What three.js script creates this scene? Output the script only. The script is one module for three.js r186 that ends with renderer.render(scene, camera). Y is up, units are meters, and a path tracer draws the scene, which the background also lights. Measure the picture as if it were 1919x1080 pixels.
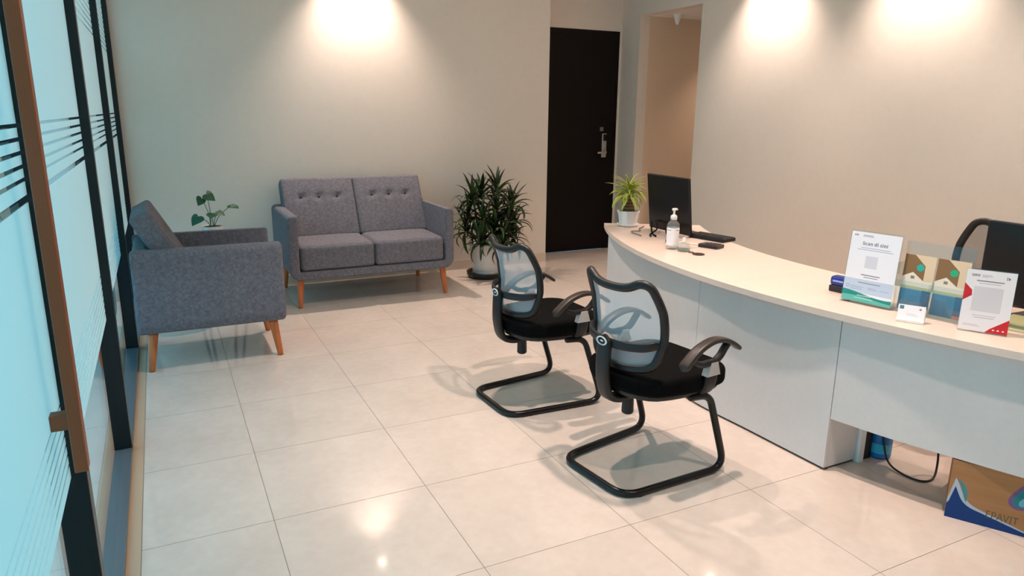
import * as THREE from 'three';
import { mergeGeometries, mergeVertices } from 'three/addons/utils/BufferGeometryUtils.js';
import { RoundedBoxGeometry } from 'three/addons/geometries/RoundedBoxGeometry.js';

// ------------------------------------------------------------------ camera, sky, exposure
const scene = new THREE.Scene();
const camera = new THREE.PerspectiveCamera(44.347, 1919 / 1080, 0.05, 60);
camera.rotation.order = 'YXZ';
camera.position.set(-0.2551, 1.5039, 2.5206);
camera.rotation.set(THREE.MathUtils.degToRad(-13.997), THREE.MathUtils.degToRad(-26.305), THREE.MathUtils.degToRad(0.561));
scene.add(camera);
const renderer = new THREE.WebGLRenderer({ antialias: true });
renderer.toneMapping = THREE.LinearToneMapping;
renderer.toneMappingExposure = 1.0;
renderer.shadowMap.enabled = true;
scene.background = new THREE.Color().setRGB(0.7, 1.6, 2.4);          // overcast daylight, cool against the warm lamps
const LAMP_COLOR = new THREE.Color().setRGB(1.0, 0.78, 0.68);
const CEIL = 2.9;
const LAMPS = [                                                      // x, z, candela, half beam angle, place
  [1.36, -3.625, 17, 0.82, 'washing the wall above the sofa'], [1.3, -1.0, 14, 0.84, 'above the farther visitor chair'], [1.68, 0.3, 16, 0.84, 'above the nearest visitor chair'], [1.62, 1.65, 9.5, 0.74, 'on the viewer side of the chairs'],
  [4.165, -2.0, 16, 0.82, 'washing the right wall nearest the corridor'], [4.165, -0.7, 16, 0.82, 'washing the right wall above the counter middle'], [4.165, 0.6, 16, 0.82, 'above the office chair'], [4.165, 1.9, 16, 0.82, 'beyond the right end of the counter'], [5.5, -3.36, 3, 0.95, 'inside the corridor', 2.48],
];

// ------------------------------------------------------------------ helpers
let seed = 7;
const rnd = () => { seed = (seed * 1664525 + 1013904223) % 4294967296; return seed / 4294967296; };
const rr = (a, b) => a + (b - a) * rnd();
const V = (x, y, z) => new THREE.Vector3(x, y, z);
const taken = {};
function numbered(n) { if (!(n in taken)) { taken[n] = 0; return n; } taken[n]++; return n + '_' + String(taken[n]).padStart(3, '0'); }
function thing(name, label, category, [x, y, z] = [0, 0, 0], turn = 0, group) {
  const o = new THREE.Group(); o.name = numbered(name); scene.add(o);
  o.position.set(x, y, z); o.rotation.y = turn; o.userData = { label, category };
  if (group) o.userData.group = group;
  return o;
}
function struct(name, label) { const o = new THREE.Group(); o.name = name; o.userData = { kind: 'structure', label, category: name.split('_')[0] }; scene.add(o); return o; }
function part(name, geo, mat, parent, pos, rot) {
  const m = new THREE.Mesh(geo, mat); m.name = name; m.castShadow = m.receiveShadow = true;
  if (pos) m.position.set(...pos); if (rot) m.rotation.set(...rot);
  parent.add(m); return m;
}
function boxUV(g, s = 1) {
  const p = g.attributes.position; if (!g.attributes.normal) g.computeVertexNormals();
  const n = g.attributes.normal, uv = new Float32Array(p.count * 2);
  for (let i = 0; i < p.count; i++) {
    const ax = Math.abs(n.getX(i)), ay = Math.abs(n.getY(i)), az = Math.abs(n.getZ(i));
    let u, v;
    if (ax >= ay && ax >= az) { u = p.getZ(i); v = p.getY(i); } else if (ay >= az) { u = p.getX(i); v = p.getZ(i); } else { u = p.getX(i); v = p.getY(i); }
    uv[2 * i] = u * s; uv[2 * i + 1] = v * s;
  }
  g.setAttribute('uv', new THREE.BufferAttribute(uv, 2)); return g;
}
const box = (w, h, d, x = 0, y = 0, z = 0) => boxUV(new THREE.BoxGeometry(w, h, d).translate(x, y, z));
const span = (x0, x1, y0, y1, z0, z1) => box(x1 - x0, y1 - y0, z1 - z0, (x0 + x1) / 2, (y0 + y1) / 2, (z0 + z1) / 2);
const rbox = (w, h, d, r, x = 0, y = 0, z = 0, s = 3) => new RoundedBoxGeometry(w, h, d, s, r).translate(x, y, z);
const cyl = (r0, r1, h, x = 0, y = 0, z = 0, seg = 24) => new THREE.CylinderGeometry(r0, r1, h, seg).translate(x, y, z);
const lathe = (pts, seg = 36) => new THREE.LatheGeometry(pts.map(p => new THREE.Vector2(p[0], p[1])), seg);
function merge(list) { return mergeGeometries(list.map(g => { const q = g.index ? g.toNonIndexed() : g.clone(); for (const k of Object.keys(q.attributes)) if (!['position', 'normal', 'uv'].includes(k)) q.deleteAttribute(k); q.morphAttributes = {}; return q; })); }
function roundPath(pts, r, n = 6) {                                   // polyline with rounded corners
  const out = [pts[0].clone()];
  for (let i = 1; i < pts.length - 1; i++) {
    const a = pts[i - 1], b = pts[i], c = pts[i + 1];
    const d0 = a.clone().sub(b), d1 = c.clone().sub(b), l = Math.min(r, d0.length() * 0.49, d1.length() * 0.49);
    const p0 = b.clone().addScaledVector(d0.normalize(), l), p1 = b.clone().addScaledVector(d1.normalize(), l);
    for (let k = 0; k <= n; k++) { const t = k / n; out.push(p0.clone().multiplyScalar((1 - t) * (1 - t)).addScaledVector(b, 2 * t * (1 - t)).addScaledVector(p1, t * t)); }
  }
  out.push(pts[pts.length - 1].clone()); return out;
}
class Poly extends THREE.Curve {                                      // dense polyline as a curve
  constructor(p) { super(); this.p = p; this.l = [0]; for (let i = 1; i < p.length; i++) this.l.push(this.l[i - 1] + p[i].distanceTo(p[i - 1])); }
  getPoint(t, o = new THREE.Vector3()) { const d = t * this.l[this.l.length - 1]; let i = 1; while (i < this.l.length - 1 && this.l[i] < d) i++; const f = (d - this.l[i - 1]) / Math.max(1e-9, this.l[i] - this.l[i - 1]); return o.copy(this.p[i - 1]).lerp(this.p[i], Math.min(1, Math.max(0, f))); }
}
const tube = (pts, r, seg = 48, rad = 10, closed = false) => new THREE.TubeGeometry(new THREE.CatmullRomCurve3(pts, closed, 'centripetal'), seg, r, rad, closed);
const bend = (pts, r, cr, seg = 80, rad = 12) => { const c = new Poly(roundPath(pts, cr)); const g = new THREE.TubeGeometry(c, seg, r, rad, false); const s0 = new THREE.SphereGeometry(r, 10, 6).translate(pts[0].x, pts[0].y, pts[0].z); const e = pts[pts.length - 1]; return merge([g, s0, new THREE.SphereGeometry(r, 10, 6).translate(e.x, e.y, e.z)]); };
function sweep(pts, hw, ht, side = V(0, 0, 1), seg = 28, rad = 14, e = 0.6, caps = true) { // rounded bar swept along a curve; hw along side, ht across
  const c = new THREE.CatmullRomCurve3(pts, false, 'centripetal'), pos = [], idx = [];
  const f = (g, t) => typeof g === 'function' ? g(t) : g;
  for (let i = 0; i <= seg; i++) {
    const t = i / seg, p = c.getPoint(t), T = c.getTangent(t), S = side.clone().addScaledVector(T, -side.dot(T)).normalize(), N = T.clone().cross(S);
    const cap = caps ? Math.min(1, Math.sqrt(Math.max(0.06, Math.min(t, 1 - t) * 16))) : 1;
    for (let k = 0; k < rad; k++) { const a = k / rad * 2 * Math.PI, ca = Math.cos(a), sa = Math.sin(a); const q = p.clone().addScaledVector(S, Math.sign(ca) * Math.abs(ca) ** e * f(hw, t) * cap).addScaledVector(N, Math.sign(sa) * Math.abs(sa) ** e * f(ht, t) * cap); pos.push(q.x, q.y, q.z); }
  }
  for (let i = 0; i < seg; i++) for (let k = 0; k < rad; k++) { const a = i * rad + k, b = i * rad + (k + 1) % rad; idx.push(a, b, a + rad, b, b + rad, a + rad); }
  for (const [o, fl] of [[0, 1], [seg * rad, 0]]) for (let k = 1; k < rad - 1; k++) fl ? idx.push(o, o + k + 1, o + k) : idx.push(o, o + k, o + k + 1);
  const g = new THREE.BufferGeometry(); g.setAttribute('position', new THREE.Float32BufferAttribute(pos, 3)); g.setIndex(idx); g.computeVertexNormals(); return boxUV(g);
}
function cushion(w, h, d, r, puff = 0.02, { n = 22, dimples = [], crease = null } = {}) {
  const g = new THREE.BoxGeometry(2, 2, 2, n, n, n); g.deleteAttribute('uv'); g.deleteAttribute('normal');
  const m = mergeVertices(g, 1e-4), p = m.attributes.position, hw = w / 2, hh = h / 2, hd = d / 2;
  for (let i = 0; i < p.count; i++) {
    const s = [p.getX(i), p.getY(i), p.getZ(i)].map(t => Math.sin(t * Math.PI / 2));
    const q = V(s[0] * hw, s[1] * hh, s[2] * hd);
    const c = V(Math.max(-hw + r, Math.min(hw - r, q.x)), Math.max(-hh + r, Math.min(hh - r, q.y)), Math.max(-hd + r, Math.min(hd - r, q.z)));
    const v = q.clone().sub(c); if (v.length() > 1e-6) q.copy(c).addScaledVector(v.normalize(), r);
    const a = 1 - s[0] ** 2, b = 1 - s[1] ** 2, e = 1 - s[2] ** 2;
    q.z += s[2] * puff * Math.sqrt(a * b); q.y += s[1] * puff * 0.7 * Math.sqrt(a * e); q.x += s[0] * puff * 0.25 * Math.sqrt(b * e);
    if (s[2] > 0.5) { for (const [dx, dy] of dimples) q.z -= 0.028 * Math.exp(-((q.x - dx) ** 2 + (q.y - dy) ** 2) / (2 * 0.018 ** 2)); if (crease !== null) q.z -= 0.004 * Math.exp(-((q.y - crease) ** 2) / (2 * 0.008 ** 2)) * a; }
    p.setXYZ(i, q.x, q.y, q.z);
  }
  m.computeVertexNormals(); return boxUV(m);
}

// ------------------------------------------------------------------ textures and materials
function lattice(n, s) { const a = new Float32Array(n * n); let q = s; for (let i = 0; i < n * n; i++) { q = (q * 1664525 + 1013904223) % 4294967296; a[i] = q / 4294967296; } return (u, v) => { const x = ((u % 1) + 1) % 1 * n, y = ((v % 1) + 1) % 1 * n, i = Math.floor(x), j = Math.floor(y), f = x - i, g = y - j, F = f * f * (3 - 2 * f), G = g * g * (3 - 2 * g), i1 = (i + 1) % n, j1 = (j + 1) % n; return (a[j % n * n + i % n] * (1 - F) + a[j % n * n + i1] * F) * (1 - G) + (a[j1 * n + i % n] * (1 - F) + a[j1 * n + i1] * F) * G; }; }
function fbm(n, s, o = 4) { const L = []; for (let k = 0; k < o; k++) L.push(lattice(n << k, s + k * 31)); return (u, v) => { let t = 0, w = 0.5; for (const l of L) { t += w * l(u, v); w *= 0.5; } return t / (1 - 2 * w); }; }
function tex(size, fn, { srgb = true, rep = 1, repY } = {}) {
  const d = new Uint8Array(size * size * 4);
  for (let j = 0; j < size; j++) for (let i = 0; i < size; i++) { const c = fn(i / size, j / size), k = 4 * (j * size + i); for (let q = 0; q < 3; q++) d[k + q] = Math.max(0, Math.min(255, Array.isArray(c) ? c[q] : c)); d[k + 3] = 255; }
  const t = new THREE.DataTexture(d, size, size); t.wrapS = t.wrapT = THREE.RepeatWrapping; t.magFilter = THREE.LinearFilter; t.minFilter = THREE.LinearMipmapLinearFilter; t.generateMipmaps = true;
  if (srgb) t.colorSpace = THREE.SRGBColorSpace; t.repeat.set(rep, repY ?? rep); t.needsUpdate = true; return t;
}
const std = (o) => new THREE.MeshStandardMaterial(o);
const nA = fbm(4, 11), nB = fbm(8, 23), nC = fbm(16, 41), nF = fbm(64, 5, 2);
// fabric: heathered weave
const fabSpeck = lattice(256, 77), fabMid = fbm(24, 91, 3);
const fabricMap = tex(512, (u, v) => { const s = fabSpeck(u, v) - 0.5, m = fabMid(u, v) - 0.5, w = ((Math.floor(u * 256) + Math.floor(v * 256)) & 1) ? 4 : -4; const k = s * 52 + m * 34 + w; return [111 + k, 110 + k, 118 + k]; }, { rep: 3.2 });
const fabricBump = tex(512, (u, v) => 128 + 60 * Math.sin(u * 128 * 2 * Math.PI) * Math.sin(v * 128 * 2 * Math.PI) + 90 * (fabSpeck(u, v) - 0.5), { srgb: false, rep: 3.2 });
const M = {};
M.fabric = std({ map: fabricMap, bumpMap: fabricBump, bumpScale: 0.0012, roughness: 0.95 });
M.button = std({ color: '#2c2b30', roughness: 0.9 });
const wallBump = tex(256, (u, v) => 128 + 70 * (nF(u, v) - 0.5), { srgb: false, rep: 1.6 });
const wallMap = tex(512, (u, v) => { const k = 5 * (nA(u, v) - 0.5) + 3 * (nF(u, v) - 0.5); return [227 + k, 218 + k, 206 + k]; }, { rep: 0.4 });
M.wall = std({ map: wallMap, bumpMap: wallBump, bumpScale: 0.0006, roughness: 0.85 });
M.ceiling = std({ color: '#ecebe6', roughness: 0.9 });
M.corridor = std({ color: '#e0c9ae', roughness: 0.85, bumpMap: wallBump, bumpScale: 0.0006 });
M.tile = [0, 1, 2].map(i => { const a = fbm(3, 61 + 9 * i), b = fbm(20, 17 + 5 * i, 3); return std({ map: tex(512, (u, v) => { const k = 12 * (a(u, v) - 0.5) + 9 * (b(u, v) - 0.5) + (i - 1) * 1.5; return [216 + k, 202 + k, 190 + k]; }), roughness: 0.075 }); });
M.grout = std({ color: '#a0958a', roughness: 0.9 });
M.skirting = std({ color: '#d6c6b3', roughness: 0.25 });
M.tan = std({ color: '#bfa58a', roughness: 0.6 });
M.blackMetal = std({ color: '#0d1113', roughness: 0.38, metalness: 0.2 });
M.rail = std({ color: '#7b858c', roughness: 0.3, metalness: 0.5 });
M.glass = new THREE.MeshPhysicalMaterial({ color: '#eaf5f1', transmission: 1, thickness: 0, roughness: 0, ior: 1.5 });
M.film = new THREE.MeshPhysicalMaterial({ color: '#dcf2e9', transmission: 0.77, thickness: 0, roughness: 1, ior: 1.2, side: THREE.DoubleSide });
const grain = (s, c, d) => { const a = fbm(4, s), b = lattice(128, s + 3); return tex(256, (u, v) => { const k = Math.sin((u * 9 + 1.6 * a(u, v * 0.5)) * 2 * Math.PI) * 0.5 + (b(u, v * 0.12) - 0.5); return c.map((q, i) => q + d[i] * k); }, { rep: 4, repY: 1 }); };
M.handleWood = std({ map: grain(3, [150, 80, 42], [18, 12, 8]), roughness: 0.5 });
M.legWood = std({ map: grain(8, [200, 110, 58], [16, 13, 9]), roughness: 0.45 });
M.door = new THREE.MeshPhysicalMaterial({ map: grain(14, [18, 12, 11], [4, 3, 3]), roughness: 0.6, specularIntensity: 0.35 });
M.steel = std({ color: '#b9b6b0', roughness: 0.35, metalness: 0.7 });
M.keypad = std({ color: '#0a0a0c', roughness: 0.15 });
const lamMap = tex(512, (u, v) => { const k = 7 * (nB(u * 0.25, v) - 0.5) + 5 * (nF(u, v) - 0.5); return [231 + k, 211 + k, 197 + k]; });
M.worktop = std({ map: lamMap, roughness: 0.38 });
M.edgeBand = std({ color: '#cdb3a2', roughness: 0.45 });
const panMap = tex(512, (u, v) => { const k = 6 * (nB(u, v * 0.2) - 0.5) + 4 * (nF(u, v) - 0.5); return [219 + k, 215 + k, 213 + k]; });
M.panel = std({ map: panMap, roughness: 0.42 });
M.plinth = std({ color: '#4a3b33', roughness: 0.7 });
M.plastic = std({ color: '#121214', roughness: 0.42 });
M.plasticDark = std({ color: '#070709', roughness: 0.5 });
M.armPad = std({ color: '#2b221d', roughness: 0.42 });
M.seatFabric = new THREE.MeshPhysicalMaterial({ color: '#050506', roughness: 0.95, specularIntensity: 0.25, bumpMap: fabricBump, bumpScale: 0.001 });
M.tubeBlack = std({ color: '#0d0c0c', roughness: 0.3, metalness: 0.2 });
M.greyBracket = std({ color: '#bdb6b2', roughness: 0.4 });
M.chairMesh = std({ color: '#f4f2f6', roughness: 0.9, transparent: true, opacity: 0.42, side: THREE.DoubleSide });
M.officeMesh = std({ color: '#8d8078', roughness: 0.9, transparent: true, opacity: 0.6, side: THREE.DoubleSide });
M.officeFrame = std({ color: '#2a2019', roughness: 0.5 });
M.white = std({ color: '#f1efec', roughness: 0.4 });
M.whiteGloss = std({ color: '#e9e4dc', roughness: 0.18 });
M.paper = std({ color: '#f3f1f0', roughness: 0.8 });
M.soil = std({ color: '#2b2018', roughness: 1 });
M.blackPot = std({ color: '#15110f', roughness: 0.4 });
M.leafDark = [['#14230f', 0.42], ['#1d3414', 0.4], ['#2b4a1c', 0.42]].map(([c, r]) => std({ color: c, roughness: r, side: THREE.DoubleSide }));
M.stem = std({ color: '#5b5a33', roughness: 0.8 });
M.variegated = std({ vertexColors: true, roughness: 0.5, side: THREE.DoubleSide });
M.vineLeaf = std({ color: '#1f5a3a', roughness: 0.5, side: THREE.DoubleSide });
M.vineStem = std({ color: '#5f7a55', roughness: 0.7 });
M.bulb = std({ map: tex(128, (u, v) => { const k = 40 * (nC(u, v) - 0.5) + 26 * Math.sin(v * 60); return [118 + k, 92 + k, 58 + k]; }, { rep: 1 }), roughness: 0.9 });
M.monitor = std({ color: '#0d0d11', roughness: 0.32 });
M.acrylic = new THREE.MeshPhysicalMaterial({ color: '#f4f8f8', transmission: 1, thickness: 0, roughness: 0.02, ior: 1.49 });
M.clearPlastic = new THREE.MeshPhysicalMaterial({ color: '#eef2f2', transmission: 0.9, thickness: 0, roughness: 0.06, ior: 1.45 });
M.lampGlow = std({ color: '#ffffff', emissive: new THREE.Color().setRGB(1, 0.86, 0.7), emissiveIntensity: 40, roughness: 0.6 });
function print(w, h, draw, rough = 0.7) { const c = document.createElement('canvas'); c.width = w; c.height = h; draw(c.getContext('2d'), w, h); const t = new THREE.CanvasTexture(c); t.colorSpace = THREE.SRGBColorSpace; return std({ map: t, roughness: rough }); }
const sheet = (w, h, d, front, back) => ({ g: new THREE.BoxGeometry(w, h, d), m: [M.paper, M.paper, M.paper, M.paper, front, back ?? M.paper] });

// ------------------------------------------------------------------ the room
const GX = -0.53, BACK = -3.79, RIGHT = 4.33, DOORZ = -4.15, FRONT = 4.0, CX = 3.246, OP0 = -3.83, OP1 = -2.89, HEAD = 2.48;
{
  const f = struct('floor', 'polished cream floor tiles with thin joints');
  part('grout_bed', span(-0.6, 6.3, -0.16, -0.0012, -4.35, FRONT + 0.1), M.grout, f);
  const cache = {}; let k = 0;
  for (let i = -1; i < 8; i++) for (let j = -7; j < 7; j++) {
    const x0 = Math.max(i * 0.6, -0.445), x1 = Math.min((i + 1) * 0.6, RIGHT + 0.12), z0 = Math.max(j * 0.6, DOORZ - 0.05), z1 = Math.min((j + 1) * 0.6, FRONT);
    if (x1 - x0 < 0.03 || z1 - z0 < 0.03) continue;
    const w = x1 - x0 - 0.0028, d = z1 - z0 - 0.0028, key = w.toFixed(3) + d.toFixed(3);
    const g = cache[key] ??= (() => { const q = new THREE.BoxGeometry(w, 0.01, d); const uv = q.attributes.uv; for (let n = 0; n < uv.count; n++) uv.setXY(n, uv.getX(n) * w / 0.6, uv.getY(n) * d / 0.6); return q; })();
    part('tile', g, M.tile[(k = (k * 5 + i * 3 + j * 7 + 101) % 97) % 3], f, [(x0 + x1) / 2, -0.005, (z0 + z1) / 2]);
  }
  part('corridor_tile', span(RIGHT + 0.122, 6.3, -0.01, 0, OP0, OP1), M.tile[0], f);
  const t = struct('trim_1', 'tan strip along the foot of the glass wall');
  part('strip', span(-0.4915, -0.4465, -0.012, 0.0015, BACK, FRONT), M.tan, t);
}
{
  const b = struct('wall_back', 'pale plaster wall behind the sofa'); part('plaster', span(-0.72, CX, 0, CEIL, -4.3, BACK), M.wall, b);
  const bb = struct('baseboard_back', 'cream tile skirting along the back wall'); part('skirting', span(-0.49, CX, 0, 0.09, BACK - 0.005, BACK + 0.01), M.skirting, bb);
  const d = struct('wall_recess', 'pale plaster wall around the dark door');
  part('plaster', span(CX - 0.01, 3.38, 0, CEIL, -4.3, DOORZ), M.wall, d);
  part('plaster', span(3.38, 4.3, 2.345, CEIL, -4.3, DOORZ), M.wall, d);
  part('plaster', span(4.3, RIGHT + 0.12, 0, CEIL, -4.3, DOORZ), M.wall, d);
  const r = struct('wall_right', 'pale plaster wall behind the counter');
  part('plaster', span(RIGHT, RIGHT + 0.12, 0, CEIL, OP1, FRONT + 0.1), M.wall, r);
  part('stub', span(RIGHT, RIGHT + 0.12, 0, CEIL, DOORZ, OP0), M.wall, r);
  part('header', span(RIGHT, RIGHT + 0.12, HEAD, CEIL, OP0, OP1), M.wall, r);
  const c = struct('wall_corridor', 'beige corridor walls seen through the opening');
  part('far_side', span(RIGHT + 0.12, 6.3, 0, CEIL, OP0 - 0.15, OP0), M.corridor, c);
  part('near_side', span(RIGHT + 0.12, 6.3, 0, CEIL, OP1, OP1 + 0.15), M.corridor, c);
  part('end', span(6.3, 6.42, 0, CEIL, OP0 - 0.15, OP1 + 0.15), M.corridor, c);
  const q = struct('wall_front', 'plaster wall behind the viewer'); part('plaster', span(-0.72, RIGHT + 0.12, 0, CEIL, FRONT, FRONT + 0.12), M.wall, q);
  const e = struct('ceiling', 'white ceiling above the reception');
  part('slab', span(-0.72, 6.42, CEIL, CEIL + 0.15, -4.3, FRONT + 0.12), M.ceiling, e);
  part('corridor_ceiling', span(RIGHT + 0.12, 6.3, HEAD, HEAD + 0.1, OP0, OP1), M.ceiling, e);
  const o = struct('floor_outside', 'pale paving outside the glass'); part('paving', span(-9, -0.6, -0.16, -0.03, -8, 8), std({ color: '#d3d8d6', roughness: 0.85 }), o);
  const ow = struct('wall_outside', 'dark piers and pale wall outside the glass'); const dk = std({ color: '#22383c', roughness: 0.8 }); for (const [a, b] of [[-0.86, -0.7], [-1.4, -1.17], [-1.9, -1.52]]) part('pier', span(a, b, -0.03, 3.4, -4.3, -4.0), dk, ow); part('rear_wall', span(-6, -0.5, -0.03, 4.2, -6.2, -6.0), std({ color: '#f2f5f4', roughness: 0.9 }), ow);
}
{ // dark door
  const d = struct('door_1', 'dark brown timber door with a steel lock');
  const leaf = part('door_leaf', rbox(0.86, 2.3, 0.045, 0.004, 3.835, 1.155, DOORZ - 0.018), M.door, d);
  part('door_frame', merge([span(3.38, 3.405, 0, 2.345, -4.28, DOORZ + 0.004), span(4.265, 4.3, 0, 2.345, -4.28, DOORZ + 0.004), span(3.405, 4.265, 2.305, 2.345, -4.28, DOORZ + 0.004)]), M.door, d);
  const z = DOORZ + 0.012;
  const pl = part('lock_plate', rbox(0.058, 0.26, 0.024, 0.01, 4.145, 1.155, z), M.steel, d);
  part('keypad', rbox(0.044, 0.07, 0.008, 0.003, 4.147, 1.24, z + 0.012), M.keypad, pl);
  part('lever', sweep([V(4.145, 1.082, z + 0.03), V(4.11, 1.082, z + 0.045), V(4.06, 1.08, z + 0.045), V(4.04, 1.078, z + 0.042)], 0.011, 0.009, V(0, 1, 0)), M.steel, pl);
  part('lever_hub', new THREE.CylinderGeometry(0.017, 0.017, 0.03, 20).rotateX(Math.PI / 2).translate(4.145, 1.082, z + 0.022), M.steel, pl);
  part('viewer_plate', rbox(0.045, 0.045, 0.012, 0.005, 4.11, 1.33, z - 0.004), std({ color: '#6f6b66', roughness: 0.5 }), d);
}
// glass wall
const LOW = [0.66, 0.686, 0.712, 0.738, 0.764, 0.79, 0.816], MID = [1.465, 1.436, 1.407, 1.378, 1.35];
const SLITS = [...LOW.map(y => [y, 0.006]), ...MID.map(y => [y, 0.009]), [1.308, 0.017], ...Array.from({ length: 12 }, (_, k) => [1.91 + 0.033 * k, 0.008])].sort((a, b) => a[0] - b[0]);
function filmGeo(z0, z1) { const g = []; let y = 0.625; for (const [c, w] of [...SLITS, [2.62, 0]]) { if (c - w / 2 > y) g.push(new THREE.PlaneGeometry(z1 - z0, c - w / 2 - y).rotateY(Math.PI / 2).translate(GX + 0.0052, (y + c - w / 2) / 2, (z0 + z1) / 2)); y = c + w / 2; } return merge(g); }
const mull = (z, w = 0.055) => rbox(0.078, CEIL - 0.022, w, 0.003, GX, (CEIL + 0.022) / 2, z, 2);
function bay(o, z0, z1, mullionZ) {
  if (mullionZ !== null) part('mullion', mull(mullionZ), M.blackMetal, o);
  part('bottom_rail', rbox(0.078, 0.032, z1 - z0 + 0.05, 0.003, GX, 0.006, (z0 + z1) / 2, 2), M.rail, o);
  part('top_rail', span(GX - 0.039, GX + 0.039, 2.62, CEIL, z0, z1), M.blackMetal, o);
  part('glass_pane', span(GX - 0.004, GX + 0.004, 0.022, 2.62, z0 + 0.02, z1 - 0.02), M.glass, o);
  part('frosted_film', filmGeo(z0 + 0.02, z1 - 0.02), M.film, o);
}
bay(struct('window_1', 'frosted glass bay in the far corner'), BACK, -2.4, BACK + 0.03);
bay(struct('window_2', 'frosted glass bay beside the armchair'), -2.4, -0.865, -2.4);
bay(struct('window_3', 'frosted glass bay nearer than the armchair'), -0.865, 0.615, -0.865);
{
  const d = struct('door_2', 'frosted glass door with a long wooden pull handle');
  bay(d, 0.615, 1.62, 0.615);
  const hz = 0.80, hx = -0.478;
  const h = part('pull_handle', rbox(0.027, 1.3, 0.04, 0.003, hx, 0.715 + 0.65, hz, 2), M.handleWood, d);
  for (const y of [0.835, 1.87]) part('standoff', rbox(0.036, 0.036, 0.034, 0.003, hx - 0.03, y, hz - 0.004, 2), M.handleWood, h);
}
bay(struct('window_4', 'frosted glass bay beside the viewer'), 1.62, FRONT, 1.62);

// ------------------------------------------------------------------ ceiling downlights
for (const [x, z, cd, beam, where, y = CEIL] of LAMPS) {
  const o = thing('downlight', 'round recessed ceiling downlight ' + where, 'downlight', [x, y, z], 0, 'ceiling downlights');
  part('trim_ring', lathe([[0.035, -0.001], [0.046, -0.009], [0.062, -0.006], [0.064, 0.0]], 32), M.white, o);
  part('diffuser', new THREE.CircleGeometry(0.036, 28).rotateX(Math.PI / 2).translate(0, -0.003, 0), M.lampGlow, o);
  const s = new THREE.SpotLight(LAMP_COLOR, cd, 0, beam, 0.7, 2);
  s.position.set(0, -0.02, 0); s.target.position.set(0, -2, 0); s.castShadow = true; s.shadow.radius = 2.0; s.shadow.mapSize.set(1024, 1024); s.shadow.bias = -0.0005;
  o.add(s); o.add(s.target);
}
{ // small white cone under the corridor ceiling
  const o = thing('ceiling_sensor', 'small white cone-shaped fitting under the corridor ceiling', 'sensor', [4.62, HEAD, -3.6]);
  part('base', cyl(0.05, 0.05, 0.012, 0, -0.006, 0), M.white, o);
  part('cone', lathe([[0.001, -0.1], [0.014, -0.095], [0.03, -0.05], [0.042, -0.012], [0.042, -0.008]]), M.white, o);
}

// ------------------------------------------------------------------ sofa and armchair
function seating(root, W, n) {
  const D = 0.82, a = 0.078, y0 = 0.225, y1 = 0.725, b = 0.02;
  const s = new THREE.Shape(), hw = W / 2 - b, t = a - 2 * b, r = 0.075, ti = 0.026;
  const lo = y0 + b, hi = y1 - b;
  s.moveTo(-hw, hi - 0.02); s.lineTo(-hw + 0.0, lo + r); s.quadraticCurveTo(-hw, lo, -hw + r, lo); s.lineTo(hw - r, lo); s.quadraticCurveTo(hw, lo, hw, lo + r); s.lineTo(hw, hi - 0.02); s.quadraticCurveTo(hw, hi, hw - 0.02, hi); s.lineTo(hw - t, hi);
  s.lineTo(hw - t, lo + ti + 0.04); s.quadraticCurveTo(hw - t, lo + ti, hw - t - 0.04, lo + ti); s.lineTo(-hw + t + 0.04, lo + ti); s.quadraticCurveTo(-hw + t, lo + ti, -hw + t, lo + ti + 0.04); s.lineTo(-hw + t, hi); s.lineTo(-hw + 0.02, hi); s.quadraticCurveTo(-hw, hi, -hw, hi - 0.02);
  const g = new THREE.ExtrudeGeometry(s, { depth: D - 2 * b, bevelEnabled: true, bevelThickness: b, bevelSize: b, bevelSegments: 4, curveSegments: 10 }).translate(0, 0, -D / 2 + b);
  part('frame', boxUV(g), M.fabric, root);
  part('back_panel', boxUV(rbox(W - 2 * a + 0.004, 0.44, 0.09, 0.03, 0, 0.51, -D / 2 + 0.055)), M.fabric, root);
  part('dust_cover', rbox(W - 0.2, 0.006, D - 0.12, 0.002, 0, y0 - 0.002, 0), M.plasticDark, root);
  const iw = W - 2 * a - 0.006, cw = iw / n;
  const sg = cushion(cw - 0.004, 0.2, 0.7, 0.032, 0.012);
  const dim = n > 1 ? [-0.15, 0, 0.15] : [-0.15, 0, 0.15];
  const bw = (iw + 0.03) / n - 0.004, bg = cushion(bw, 0.53, 0.12, 0.022, 0.008, { n: 34, dimples: dim.map(x => [x, 0.09]), crease: 0.09 });
  for (let i = 0; i < n; i++) {
    const x = (i - (n - 1) / 2) * cw;
    part('seat_cushion', sg, M.fabric, root, [x, 0.39, 0.045]);
    const bc = part('back_cushion', bg, M.fabric, root, [(i - (n - 1) / 2) * (bw + 0.004), 0.69, -0.22], [-0.49, 0, 0]);
    for (const dx of dim) part('button', new THREE.SphereGeometry(0.011, 12, 8).scale(1, 1, 0.5).translate(dx, 0.09, 0.047), M.button, bc);
  }
  const lg = (sx, sz) => { const p0 = V(0, 0.232, 0), p1 = V(sx * 0.018, 0.0, sz * 0.03); return sweep([p0, p0.clone().lerp(p1, 0.5), p1], t => 0.028 - 0.011 * t, t => 0.028 - 0.011 * t, V(1, 0, 0), 10, 16, 1, false); };
  for (const sx of [-1, 1]) for (const sz of [-1, 1]) part('leg', lg(sx, sz), M.legWood, root, [sx * (W / 2 - 0.085), 0, sz * (D / 2 - 0.075)]);
}
seating(thing('sofa', 'grey fabric two-seat sofa with buttoned back against the wall', 'sofa', [1.225, 0, -3.335], 0), 1.34, 2);
seating(thing('armchair', 'blue-grey fabric armchair beside the glass wall', 'armchair', [-0.05, 0, -2.205], Math.PI / 2), 0.7, 1);

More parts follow.
